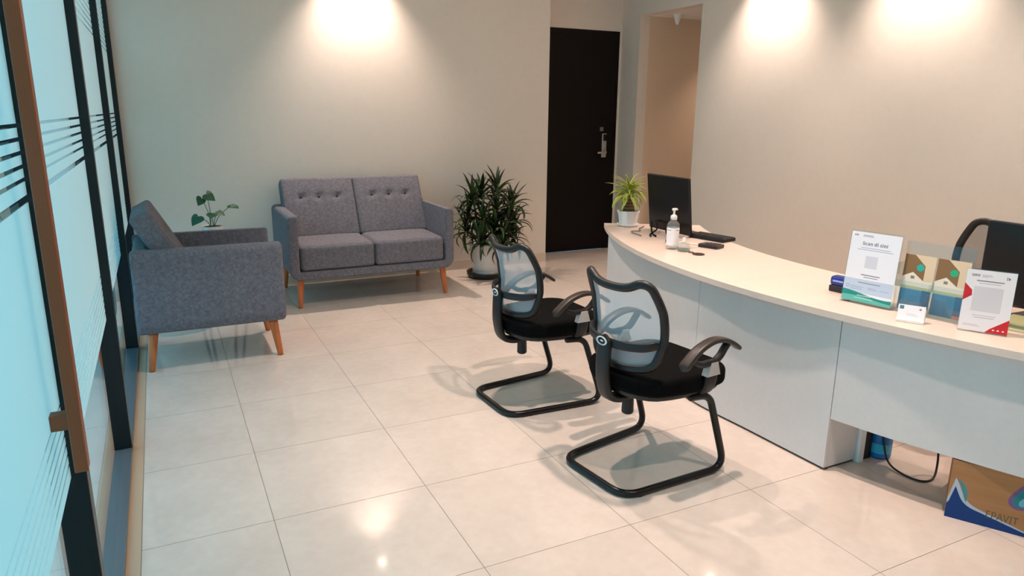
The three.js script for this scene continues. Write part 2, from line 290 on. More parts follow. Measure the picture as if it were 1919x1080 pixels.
// ------------------------------------------------------------------ side table with a small potted plant
{
  const o = thing('side_table', 'small side table with thin black legs behind the armchair', 'side table', [0.06, 0, -3.0]);
  part('table_top', lathe([[0.0005, 0.53], [0.2, 0.53], [0.205, 0.535], [0.205, 0.545], [0.2, 0.55], [0.0005, 0.55]]), M.white, o);
  for (let k = 0; k < 4; k++) { const a = k * Math.PI / 2 + 0.6; part('leg', bend([V(0.1 * Math.cos(a), 0.528, 0.1 * Math.sin(a)), V(0.19 * Math.cos(a), 0.008, 0.19 * Math.sin(a))], 0.011, 0.01, 4, 8), M.tubeBlack, o); }
  const p = thing('small_potted_plant', 'small long-stemmed plant in a white pot behind the armchair', 'plant', [0.045, 0.55, -3.0]);
  part('pot', lathe([[0.001, 0.0], [0.05, 0.0], [0.055, 0.005], [0.072, 0.125], [0.075, 0.132], [0.069, 0.132], [0.064, 0.115], [0.001, 0.115]]), M.whiteGloss, p);
  part('soil', cyl(0.064, 0.064, 0.012, 0, 0.12, 0), M.soil, p);
  const heart = (s) => { const h = new THREE.Shape(); h.moveTo(0, 0); h.bezierCurveTo(0.012, 0.016, 0.034, 0.018, 0.04, 0.002); h.bezierCurveTo(0.046, -0.02, 0.02, -0.046, 0, -0.07); h.bezierCurveTo(-0.02, -0.046, -0.046, -0.02, -0.04, 0.002); h.bezierCurveTo(-0.034, 0.018, -0.012, 0.016, 0, 0);
    const g = new THREE.ExtrudeGeometry(h, { depth: 0.0012, bevelEnabled: false, curveSegments: 6 }); const q = g.attributes.position; for (let i = 0; i < q.count; i++) q.setZ(i, q.getZ(i) - 5 * q.getX(i) ** 2 - 2.2 * q.getY(i) ** 2); g.computeVertexNormals(); return g.scale(s, s, s); };
  const tips = [[-0.02, 0.36, 0.0, -0.6, 0.2, 0.9, 1.05], [0.14, 0.275, 0.0, -1.35, 0.0, 0.7, 1.0], [0.005, 0.225, 0.03, -1.3, 0.0, -0.3, 1.0], [0.05, 0.235, 0.0, -1.1, 0.3, 0.9, 0.8], [-0.09, 0.205, 0.02, -0.75, -0.3, -0.7, 1.15], [-0.055, 0.33, 0.0, -0.3, 0.3, -0.5, 0.85]];
  for (const [x, y, z, a, b, c, s] of tips) { const st = part('leaf_stem', tube([V(0.01 * Math.sign(x), 0.12, 0), V(x * 0.35, 0.12 + (y - 0.12) * 0.5, z * 0.5), V(x, y, z)], 0.0028, 16, 6), M.vineStem, p); part('leaf', heart(s), M.vineLeaf, st, [x, y, z], [a, b, c]); }
}

// ------------------------------------------------------------------ leaves
function leaf(L, W, droop, lift = 0, colors = null) {                 // strap leaf along +x, 8 segments, folded along the rib
  const n = 8, pos = [], col = [], idx = []; let x = 0, y = 0;
  for (let i = 0; i <= n; i++) {
    const t = i / n, a = lift - droop * t * t, w = W * Math.min(1, 0.35 + 2.6 * t) * (1 - t ** 3.2) + 0.0006;
    if (i) { x += Math.cos(a) * L / n; y += Math.sin(a) * L / n; }
    for (const k of [-1, -0.42, 0, 0.42, 1]) { pos.push(x, y + Math.abs(k) * w * 0.28, k * w / 2); const c = colors ? colors[Math.abs(k) > 0.9 ? 1 : Math.abs(k) > 0.1 ? 2 : 0] : [1, 1, 1]; col.push(...c); }
  }
  for (let i = 0; i < n; i++) for (let k = 0; k < 4; k++) { const a = i * 5 + k; idx.push(a, a + 1, a + 5, a + 1, a + 6, a + 5); }
  const g = new THREE.BufferGeometry(); g.setAttribute('position', new THREE.Float32BufferAttribute(pos, 3)); if (colors) g.setAttribute('color', new THREE.Float32BufferAttribute(col, 3));
  g.setIndex(idx); g.computeVertexNormals(); return boxUV(g);
}
function rosette(parent, c, count, leaves, mats, len, el0, el1, twist = 0) {
  for (let i = 0; i < count; i++) {
    const f = (i + 0.5) / count, az = i * 2.39996 + twist + rr(-0.25, 0.25), el = el0 + (el1 - el0) * f + rr(-0.12, 0.12);
    const m = part('leaf', leaves[Math.min(leaves.length - 1, Math.floor(f * leaves.length))], Array.isArray(mats) ? mats[Math.floor(rnd() * mats.length)] : mats, parent);
    m.position.set(c[0], c[1] - 0.05 * f, c[2]); m.rotation.order = 'YZX'; m.rotation.set(rr(-0.4, 0.4), az, el); const s = rr(len[0], len[1]); m.scale.set(s, s, s);
  }
}
{ // tall leafy plant
  const o = thing('dracaena', 'large dark green bushy dracaena in a white pot', 'plant', [2.4, 0, -3.4]);
  part('saucer', lathe([[0.001, 0.0], [0.16, 0.0], [0.18, 0.02], [0.185, 0.055], [0.172, 0.055], [0.166, 0.03], [0.001, 0.03]]), M.blackPot, o);
  part('pot', lathe([[0.001, 0.032], [0.12, 0.032], [0.128, 0.04], [0.128, 0.06], [0.124, 0.066], [0.13, 0.075], [0.155, 0.3], [0.165, 0.305], [0.165, 0.325], [0.15, 0.325], [0.145, 0.29], [0.001, 0.28]]), M.whiteGloss, o);
  part('soil', cyl(0.144, 0.144, 0.02, 0, 0.285, 0), M.soil, o);
  const L = [leaf(1, 0.16, 0.35), leaf(1, 0.155, 0.9), leaf(1, 0.15, 1.5), leaf(1, 0.14, 2.1)];
  const tops = [[0.11, 0.80, 0.0], [-0.15, 0.75, 0.02], [-0.04, 0.77, -0.03], [0.26, 0.67, 0.0], [-0.2, 0.6, 0.05], [0.06, 0.66, 0.12], [0.19, 0.56, 0.1], [-0.1, 0.58, 0.14], [0.02, 0.5, 0.16], [0.28, 0.52, -0.02], [-0.22, 0.47, 0.02], [0.14, 0.46, 0.16], [-0.12, 0.4, 0.17], [0.2, 0.4, 0.14], [0.0, 0.42, 0.12], [0.08, 0.36, 0.19]];
  tops.forEach((c, i) => {
    part('stem', tube([V(c[0] * 0.3, 0.29, c[2] * 0.4), V(c[0] * 0.6, 0.29 + (c[1] - 0.29) * 0.5, c[2] * 0.7), V(...c)], 0.009, 12, 7), M.stem, o);
    rosette(o, c, i < 5 ? 19 : 18, L, M.leafDark, [0.2, 0.27], 1.45, i < 4 ? -0.1 : -0.55, i);
  });
}
{ // variegated plant on the counter
  const o = thing('variegated_plant', 'yellow-green variegated plant in a white pot on the counter', 'plant', [2.705, 0.72, -1.61]); o.scale.setScalar(1.0);
  part('saucer', lathe([[0.001, 0], [0.066, 0], [0.078, 0.012], [0.08, 0.018], [0.074, 0.018], [0.064, 0.008], [0.001, 0.008]]), M.white, o);
  part('pot', lathe([[0.001, 0.008], [0.056, 0.008], [0.06, 0.012], [0.075, 0.098], [0.079, 0.1], [0.079, 0.112], [0.072, 0.112], [0.068, 0.095], [0.001, 0.09]]), M.white, o);
  part('soil', cyl(0.068, 0.068, 0.012, 0, 0.097, 0), M.soil, o);
  part('trunk', lathe([[0.001, 0.095], [0.04, 0.098], [0.048, 0.12], [0.044, 0.15], [0.034, 0.18], [0.028, 0.22], [0.02, 0.24], [0.001, 0.245]], 20), M.bulb, o);
  const c = [[0.14, 0.3, 0.03], [0.85, 0.76, 0.22], [0.42, 0.5, 0.07]];
  const L = [leaf(1, 0.13, 0.6, 0, c), leaf(1, 0.13, 1.0, 0, c), leaf(1, 0.125, 1.5, 0, c), leaf(1, 0.12, 2.0, 0, c)];
  rosette(o, [0.0, 0.27, 0.0], 50, L, M.variegated, [0.13, 0.17], 1.0, -0.05, 0.4);
  rosette(o, [-0.03, 0.25, 0.03], 24, L, M.variegated, [0.14, 0.19], 0.7, -0.2, 1.4);
  rosette(o, [0.03, 0.25, -0.02], 24, L, M.variegated, [0.12, 0.16], 0.8, -0.1, 2.2);
}

// ------------------------------------------------------------------ reception counter
const CC = [5.592, 0.02], RF = 3.476, RB = 2.79, TOP = 0.72;
const arc = (r, a) => V(CC[0] - r * Math.cos(a), 0, CC[1] - r * Math.sin(a));   // positive angle towards the far end
function slab(r0, r1, a0, a1, y0, y1, n = 40) {                         // curved slab between two radii
  const s = new THREE.Shape(); for (let i = 0; i <= n; i++) { const p = arc(r0, a0 + (a1 - a0) * i / n); i ? s.lineTo(p.x, -p.z) : s.moveTo(p.x, -p.z); }
  for (let i = n; i >= 0; i--) { const p = arc(r1, a0 + (a1 - a0) * i / n); s.lineTo(p.x, -p.z); }
  return boxUV(new THREE.ExtrudeGeometry(s, { depth: y1 - y0 - 0.003, bevelEnabled: true, bevelThickness: 0.0015, bevelSize: 0.0015, bevelSegments: 2, curveSegments: 1 }).rotateX(-Math.PI / 2).translate(0, y0 + 0.0015, 0));
}
function wallStrip(pts, y0, y1, th) {                                  // upright panel following pts, thickness th to its inner side
  const s = new THREE.Shape(); const q = pts.map((p, i) => { const a = pts[Math.max(0, i - 1)], b = pts[Math.min(pts.length - 1, i + 1)]; const d = V(b.x - a.x, 0, b.z - a.z).normalize(); return V(p.x + th * Math.abs(d.z), 0, p.z - th * d.x * Math.sign(d.z)); });
  pts.forEach((p, i) => i ? s.lineTo(p.x, -p.z) : s.moveTo(p.x, -p.z)); for (let i = q.length - 1; i >= 0; i--) s.lineTo(q[i].x, -q[i].z);
  return boxUV(new THREE.ExtrudeGeometry(s, { depth: y1 - y0, bevelEnabled: false, curveSegments: 1 }).rotateX(-Math.PI / 2).translate(0, y0, 0));
}
{
  const o = thing('reception_counter', 'long curved reception counter with a pale wood top and white panels', 'counter');
  part('worktop', slab(RF, RB, 0.548, 0.0006, TOP - 0.03, TOP), M.worktop, o);
  part('worktop', slab(RF, RB, -0.0006, -0.66, TOP - 0.03, TOP), M.worktop, o);
  const face = new THREE.CatmullRomCurve3([V(2.49, 0, -1.53), V(2.31, 0, -0.9), V(2.183, 0, -0.25), V(2.193, 0, 0.2), V(2.207, 0, 0.614)], false, 'centripetal');
  const all = face.getSpacedPoints(60), cut = all.findIndex(p => p.z > -0.25);
  const yT = TOP - 0.0305;
  part('front_panel', wallStrip(all.slice(0, cut + 1), 0.012, yT, 0.02), M.panel, o);
  const p2 = all.slice(cut).map(p => p.clone()); p2[0].z += 0.0025; part('front_panel', wallStrip(p2, 0.012, yT, 0.02), M.panel, o);
  part('plinth', wallStrip(all.map(p => V(p.x + 0.012, 0, p.z)), 0.0, 0.0115, 0.02), M.plinth, o);
  const right = new THREE.CatmullRomCurve3([V(2.2085, 0, 0.6175), V(2.27, 0, 0.86), V(2.355, 0, 1.1), V(2.43, 0, 1.3), V(2.56, 0, 1.6), V(2.74, 0, 1.94)], false, 'centripetal').getSpacedPoints(40);
  part('hanging_panel', wallStrip(right, 0.244, yT, 0.02), M.panel, o);
  part('side_panel', span(2.228, 2.405, 0.012, yT, 0.594, 0.614), M.panel, o);
  part('side_plinth', span(2.228, 2.4, 0, 0.0115, 0.596, 0.608), M.plinth, o);
  part('inner_panel', span(2.387, 2.405, 0, yT, -0.3, 0.593), M.panel, o);
  const e0 = V(2.5, 0, -1.535), d = V(0.89, 0, 0.45); part('end_panel', wallStrip([e0.clone().addScaledVector(d, 0.55), e0], 0, yT, 0.02), M.panel, o);
  part('support_panel', span(2.76, 3.3, 0, yT, 1.93, 1.95), M.panel, o);
}
// things on the counter
{
  const o = thing('monitor', 'black flat monitor seen from behind beside the counter plant', 'monitor', [2.79, TOP, -1.24], -Math.PI / 2);
  // local: x along world z, -z towards the visitors' side
  part('back_shell', rbox(0.43, 0.375, 0.022, 0.006, 0, 0.2, 0), M.monitor, o, null, [0.12, 0, 0]);
  part('screen', rbox(0.415, 0.35, 0.003, 0.001, 0, 0.203, -0.0118), M.keypad, o, null, [0.12, 0, 0]);
  part('stand_neck', sweep([V(0, 0.2, 0.004 - 0.02), V(0, 0.1, -0.06), V(0, 0.012, -0.13)], 0.03, 0.008, V(1, 0, 0)), M.monitor, o);
  part('stand_foot', rbox(0.16, 0.01, 0.12, 0.004, 0, 0.005, -0.11), M.monitor, o);
  const k = thing('keyboard', 'black keyboard lying behind the far monitor', 'keyboard', [2.89, TOP, -0.945], 0.2);
  part('tray', rbox(0.13, 0.024, 0.272, 0.006, 0, 0.012, 0), M.plasticDark, k);
  const kg = rbox(0.0165, 0.006, 0.0165, 0.002, 0, 0, 0, 1); for (let i = 0; i < 5; i++) for (let j = 0; j < 12; j++) part('key', kg, M.plastic, k, [-0.044 + i * 0.022, 0.025, -0.121 + j * 0.022]);
  const c = thing('calculator', 'dark desk calculator beside the keyboard', 'calculator', [2.685, TOP, -0.72], 0.35); c.scale.set(0.88, 1, 0.86);
  part('case', rbox(0.1, 0.022, 0.15, 0.006, 0, 0.011, 0), std({ color: '#2a2226', roughness: 0.4 }), c);
  part('display', rbox(0.07, 0.004, 0.026, 0.001, 0, 0.0225, -0.048, 1), std({ color: '#5c5a58', roughness: 0.2 }), c);
  const cg = rbox(0.013, 0.006, 0.011, 0.002, 0, 0, 0, 1), cm = std({ color: '#4b4145', roughness: 0.5 }); for (let i = 0; i < 4; i++) for (let j = 0; j < 5; j++) part('key', cg, cm, c, [-0.031 + i * 0.0205, 0.023, -0.018 + j * 0.0175]);
}
{
  const o = thing('sanitizer_bottle', 'tall clear pump bottle with a white label on the counter', 'bottle', [2.434, TOP, -0.775], 0.4);
  part('body', lathe([[0.001, 0.001], [0.033, 0.001], [0.036, 0.005], [0.036, 0.14], [0.033, 0.153], [0.02, 0.168], [0.014, 0.173], [0.014, 0.18], [0.001, 0.18]]), M.clearPlastic, o);
  part('label', new THREE.CylinderGeometry(0.0366, 0.0366, 0.105, 36, 1, true), print(256, 128, (g, w, h) => { g.fillStyle = '#f4f2f4'; g.fillRect(0, 0, w, h); g.fillStyle = '#a9a6b0'; for (let k = 0; k < 4; k++) g.fillRect(14 + k * 64, 14, 32, 6); g.fillStyle = '#dcdae2'; for (let k = 0; k < 4; k++) for (let j = 0; j < 5; j++) g.fillRect(10 + k * 64, 40 + j * 14, 40, 3); }), o, [0, 0.078, 0], [0, 2.2, 0]);
  const p = part('pump', lathe([[0.001, 0.176], [0.019, 0.176], [0.019, 0.198], [0.012, 0.204], [0.006, 0.207], [0.006, 0.228], [0.012, 0.23], [0.014, 0.238], [0.01, 0.243], [0.001, 0.244]]), M.white, o);
  part('spout', sweep([V(0, 0.236, 0), V(0.02, 0.238, 0), V(0.038, 0.231, 0)], 0.006, 0.005, V(0, 0, 1), 10, 10), M.white, p);
  const q = thing('small_bottle', 'small squat clear bottle with white cap by the pump bottle', 'bottle', [2.452, TOP, -0.69], 0.2);
  part('body', lathe([[0.001, 0.001], [0.036, 0.001], [0.038, 0.006], [0.037, 0.03], [0.028, 0.045], [0.012, 0.054], [0.011, 0.06], [0.001, 0.06]]), M.clearPlastic, q);
  part('liquid', lathe([[0.001, 0.003], [0.034, 0.003], [0.034, 0.014], [0.001, 0.014]]), std({ color: '#7f8f86', roughness: 0.3 }), q);
  part('label', new THREE.CylinderGeometry(0.0378, 0.0382, 0.014, 24, 1, true, 0, 2), std({ color: '#7b8a80', roughness: 0.7, side: THREE.DoubleSide }), q, [0, 0.019, 0], [0, 3.6, 0]);
  part('cap', cyl(0.009, 0.012, 0.024, 0, 0.07, 0), M.white, q);
  const d = thing('coaster', 'small dark brown round coaster with a short tab', 'coaster', [2.465, TOP, -0.575]);
  part('disc', lathe([[0.001, 0], [0.033, 0], [0.035, 0.002], [0.034, 0.005], [0.001, 0.006]]), std({ color: '#3b2320', roughness: 0.6 }), d);
  part('tab', sweep([V(-0.005, 0.004, -0.03), V(-0.012, 0.006, -0.05), V(-0.02, 0.004, -0.066)], 0.006, 0.003, V(1, 0, 0), 8, 8), std({ color: '#3b2320', roughness: 0.6 }), d);
  const pen = thing('white_pen', 'thin white pen lying in front of the far monitor', 'pen', [2.63, TOP + 0.005, -0.86], 0.42);
  part('barrel', cyl(0.005, 0.005, 0.14, 0, 0, 0, 12).rotateX(Math.PI / 2), M.white, pen); part('tip', cyl(0.0015, 0.005, 0.014, 0, 0, 0, 12).rotateX(Math.PI / 2).translate(0, 0, 0.077), M.white, pen);
}
{ // cables below the far monitor
  const y = TOP + 0.0075;
  const a = thing('cable_bundle', 'tangled black cables under the far monitor', 'cable', [0, 0, 0]);
  part('cable', tube([V(2.75, y + 0.05, -1.4), V(2.7, y + 0.03, -1.33), V(2.66, y, -1.27), V(2.62, y, -1.2), V(2.6, y, -1.15)], 0.006, 30, 8), M.plasticDark, a);
  part('cable', tube([V(2.75, y + 0.06, -1.36), V(2.72, y + 0.04, -1.3), V(2.69, y + 0.02, -1.26), V(2.6, y, -1.21), V(2.57, y, -1.16)], 0.005, 30, 8), M.plasticDark, a);
  part('cable', tube([V(2.75, y + 0.05, -1.22), V(2.66, y + 0.03, -1.12), V(2.6, y, -1.02), V(2.53, y, -0.95), V(2.53, y, -0.9), V(2.56, y, -0.87)], 0.006, 36, 8), M.plasticDark, a);
  part('plug', rbox(0.022, 0.018, 0.05, 0.004, 2.535, y + 0.006, -0.93), M.plasticDark, a);
  const b = thing('grey_cable', 'thin grey cable looping beside the plant saucer', 'cable', [0, 0, 0]);
  part('cable', tube([V(2.78, y, -1.52), V(2.73, y, -1.48), V(2.68, y, -1.44), V(2.65, y, -1.39), V(2.62, y, -1.36), V(2.57, y, -1.37), V(2.54, y, -1.32), V(2.53, y, -1.26), V(2.52, y, -1.2)], 0.0035, 60, 7), std({ color: '#7d7470', roughness: 0.6 }), b);
}
// signs, leaflets and cards
const bars = (g, c, list) => { g.fillStyle = c; for (const [x, y, w, h] of list) g.fillRect(x, y, w, h); };
{
  const turn = -Math.PI / 2 + 0.2;                                     // local +z faces the visitors
  const o = thing('acrylic_sign', 'tall white paper notice in a clear stand with teal foot', 'sign', [2.39, TOP, 0.58], turn);
  const art = print(420, 594, (g, w, h) => {
    g.fillStyle = '#f2f2f8'; g.fillRect(0, 0, w, h); g.fillStyle = '#5a4e5c'; g.font = 'bold 22px sans-serif'; g.fillText('GW', 22, 36);
    bars(g, '#a7a9b8', [[98, 22, 86, 7], [98, 33, 92, 5]]);
    g.fillStyle = '#585a68'; g.font = 'bold 40px sans-serif'; g.textAlign = 'center'; g.fillText('Scan di sini', w / 2, 108);
    bars(g, '#b4b8cc', [[96, 128, 250, 6], [70, 144, 300, 6]]);
    g.fillStyle = '#d9dae3'; g.fillRect(150, 196, 104, 104);
    bars(g, '#7e808e', [[134, 356, 160, 8], [160, 376, 118, 6]]); bars(g, '#8f93a6', [[120, 424, 190, 8]]);
    g.fillStyle = '#c3d3e6'; g.fillRect(0, 400, w, 120); bars(g, '#8f93a6', [[120, 424, 190, 8]]); bars(g, '#9fb0c8', [[64, 462, 110, 5], [64, 474, 96, 5], [64, 486, 104, 5], [210, 462, 70, 5], [210, 474, 80, 5], [310, 470, 80, 5]]);
    g.strokeStyle = '#75879c'; g.lineWidth = 3; g.strokeRect(28, 458, 22, 22);
    g.fillStyle = '#1f8f86'; g.beginPath(); g.moveTo(0, 500); g.bezierCurveTo(140, 500, 260, 560, w, 540); g.lineTo(w, h); g.lineTo(0, h); g.fill();
    g.fillStyle = '#63bdb0'; g.beginPath(); g.moveTo(0, 548); g.bezierCurveTo(160, 530, 280, 566, w, 572); g.lineTo(w, h); g.lineTo(0, h); g.fill();
    bars(g, '#d8f0ea', [[130, 536, 120, 5], [110, 560, 160, 4]]);
  });
  const s = sheet(0.208, 0.296, 0.0012, art);
  part('notice', s.g, s.m, o, [0, 0.157, 0], [-0.1, 0, 0]);
  part('stand', new THREE.BoxGeometry(0.216, 0.306, 0.002).translate(0, 0, -0.0025), M.acrylic, o, [0, 0.158, 0], [-0.1, 0, 0]);
  part('foot', rbox(0.216, 0.004, 0.09, 0.0015, 0, 0.002, -0.02), M.acrylic, o);
}
{
  const turn = -Math.PI / 2 + 0.2, o = thing('leaflet_holder', 'clear acrylic leaflet holder with two pockets', 'leaflet holder', [2.455, TOP, 0.808], turn);
  const A = (w, h, d, x, y, z) => new THREE.BoxGeometry(w, h, d).translate(x, y, z);
  part('back_plate', A(0.256, 0.285, 0.002, 0, 0.147, -0.034), M.acrylic, o);
  part('pocket', merge([A(0.256, 0.13, 0.002, 0, 0.07, 0.026), A(0.002, 0.2, 0.06, -0.127, 0.105, -0.004), A(0.002, 0.2, 0.06, 0.127, 0.105, -0.004), A(0.002, 0.13, 0.058, 0, 0.07, -0.004), A(0.252, 0.002, 0.058, 0, 0.004, -0.004)]), M.acrylic, o);
  const art = (dot) => print(210, 420, (g, w, h) => {
    g.fillStyle = '#e8cfae'; g.fillRect(0, 0, w, h);
    g.fillStyle = '#8d6a45'; g.beginPath(); g.moveTo(0, 0); g.lineTo(66, 0); g.lineTo(146, 76); g.lineTo(146, 200); g.lineTo(0, 180); g.fill();
    g.fillStyle = '#f1e6d4'; g.beginPath(); g.moveTo(0, 170); g.lineTo(70, 130); g.lineTo(150, 190); g.lineTo(w, 190); g.lineTo(w, 246); g.lineTo(0, 246); g.fill();
    g.fillStyle = '#8a8578'; g.fillRect(58, 158, 26, 22);
    g.fillStyle = '#c9c38f'; g.fillRect(0, 236, w, 22); g.fillStyle = '#4f86a8'; g.fillRect(0, 256, w, h - 256); g.fillStyle = '#3f6c90'; g.fillRect(150, 256, 60, 164); g.fillStyle = '#7fb0cb'; g.fillRect(0, 256, 150, 6);
    g.fillStyle = '#d98a78'; g.fillRect(150, 396, 60, 24);
    g.fillStyle = dot; g.beginPath(); g.arc(114, 92, 26, 0, 7); g.fill();
  });
  const mats = [art('#27b3a6'), art('#27b37e')], lab = ['blue and tan leaflet with a teal dot in the left pocket', 'blue and tan leaflet with a green dot in the right pocket'];
  [-1, 1].forEach((s, i) => {
    const l = thing('leaflet', lab[i], 'leaflet', [2.455, TOP, 0.808], turn, 'leaflets in the holder'); const q = sheet(0.118, 0.228, 0.004, mats[i]);
    const m = part('folded_sheet', q.g, q.m, l, [s * 0.0625, 0.124, -0.012], [-0.09, 0, 0]);
  });
}
{
  const turn = -Math.PI / 2 + 0.5, o = thing('card_holder', 'white card stand with business card in front of the leaflets', 'card holder', [2.322, TOP, 0.828], turn);
  const art = print(180, 110, (g, w, h) => { g.fillStyle = '#f5f3f6'; g.fillRect(0, 0, w, h); g.fillStyle = '#4d8296'; g.fillRect(10, 8, 28, 26); bars(g, '#8d8f99', [[140, 18, 14, 14]]); bars(g, '#d5d3da', [[60, 64, 60, 4], [60, 74, 80, 4]]); });
  const s = sheet(0.094, 0.058, 0.006, art); part('card', s.g, s.m, o, [0, 0.037, 0.0], [-0.25, 0, 0]);
  part('holder', merge([rbox(0.098, 0.012, 0.04, 0.003, 0, 0.006, 0.002), rbox(0.098, 0.045, 0.003, 0.001, 0, 0.03, -0.018)]), M.white, o);
}
{
  const turn = -Math.PI / 2 + 0.48, o = thing('payment_sign', 'white payment sign with red corners at the right end of counter', 'sign', [2.44, TOP, 1.033], turn);
  const art = print(320, 470, (g, w, h) => {
    g.fillStyle = '#ece8ea'; g.fillRect(0, 0, w, h); g.fillStyle = '#3a3740'; g.font = 'bold 24px sans-serif'; g.fillText('QRIS', 34, 50); bars(g, '#b5b1bb', [[102, 34, 62, 4], [102, 42, 70, 4], [102, 50, 40, 4]]);
    g.fillStyle = '#6a6570'; g.beginPath(); g.moveTo(268, 34); g.lineTo(284, 48); g.lineTo(270, 60); g.fill(); bars(g, '#8f8a94', [[258, 34, 6, 26]]);
    bars(g, '#7f7b86', [[72, 78, 176, 8]]); bars(g, '#b9b4be', [[90, 98, 140, 5]]); bars(g, '#c9a9ae', [[166, 98, 40, 5]]);
    g.fillStyle = '#d6d2d6'; g.fillRect(62, 126, 190, 190);
    bars(g, '#bdb8c0', [[80, 344, 150, 5], [90, 360, 132, 6], [28, 420, 96, 4], [28, 430, 110, 4]]);
    g.fillStyle = '#c81f28'; g.beginPath(); g.moveTo(0, 108); g.lineTo(52, 158); g.lineTo(56, 198); g.lineTo(0, 244); g.fill();
    g.beginPath(); g.moveTo(w, 352); g.lineTo(w, h); g.lineTo(176, h); g.lineTo(206, 438); g.fill();
    bars(g, '#f0d9da', [[222, 440, 14, 10], [252, 440, 14, 10], [284, 440, 14, 10]]);
  });
  const s = sheet(0.155, 0.228, 0.0015, art); part('notice', s.g, s.m, o, [0, 0.119, 0], [-0.13, 0, 0]);
  part('stand', new THREE.BoxGeometry(0.159, 0.234, 0.002).translate(0, 0, -0.0025), M.acrylic, o, [0, 0.12, 0], [-0.13, 0, 0]);
  part('foot', rbox(0.156, 0.004, 0.05, 0.0015, 0, 0.002, -0.005), M.acrylic, o);
}
{
  const o = thing('stamp_box', 'small blue-topped black desk item behind the notice', 'desk item', [2.478, TOP, 0.375], 0.15);
  part('base', rbox(0.056, 0.03, 0.085, 0.006, 0, 0.015, 0), std({ color: '#241f24', roughness: 0.5 }), o);
  part('top', rbox(0.056, 0.046, 0.085, 0.016, 0, 0.05, 0, 4), std({ color: '#1d2f8a', roughness: 0.25 }), o);
  part('window', rbox(0.002, 0.008, 0.05, 0.0005, -0.0285, 0.052, 0, 1), std({ color: '#9fb0e8', roughness: 0.3 }), o);
  const m = thing('monitor', 'black monitor behind the payment sign, cut by the frame', 'monitor', [2.8, TOP, 1.05], -Math.PI / 2 - 0.05);
  part('back_shell', rbox(0.53, 0.33, 0.03, 0.008, 0, 0.205, 0), M.monitor, m);
  part('screen', rbox(0.51, 0.3, 0.003, 0.001, 0, 0.207, -0.0155), M.keypad, m);
  part('stand_neck', rbox(0.06, 0.16, 0.02, 0.006, 0, 0.09, -0.02), M.monitor, m);
  part('stand_foot', rbox(0.22, 0.012, 0.16, 0.005, 0, 0.006, -0.03), M.monitor, m);
  const p = thing('paper_stack', 'stack of green and cream papers beside the payment sign', 'papers', [2.65, TOP, 1.12], 0.2);
  ['#c9c59a', '#e8e4d4', '#8fa46a', '#dcd8c4', '#b9b889'].forEach((c, i) => part('paper', box(0.15, 0.006, 0.22, rr(-0.006, 0.006), 0.003 + i * 0.0062, rr(-0.006, 0.006)), std({ color: c, roughness: 0.8 }), p));
  const w = thing('clear_tray', 'clear plastic tray with rounded edge beside the payment sign', 'tray', [2.53, TOP, 1.27], 0.4);
  part('rim', tube([V(-0.04, 0.02, -0.07), V(0.04, 0.02, -0.07), V(0.05, 0.02, 0), V(0.04, 0.02, 0.07), V(-0.04, 0.02, 0.07), V(-0.05, 0.02, 0)], 0.003, 48, 8, true), M.clearPlastic, w);
  part('bowl', lathe([[0.001, 0.001], [0.04, 0.001], [0.056, 0.02]]).scale(0.8, 1, 1.25), M.clearPlastic, w);
}
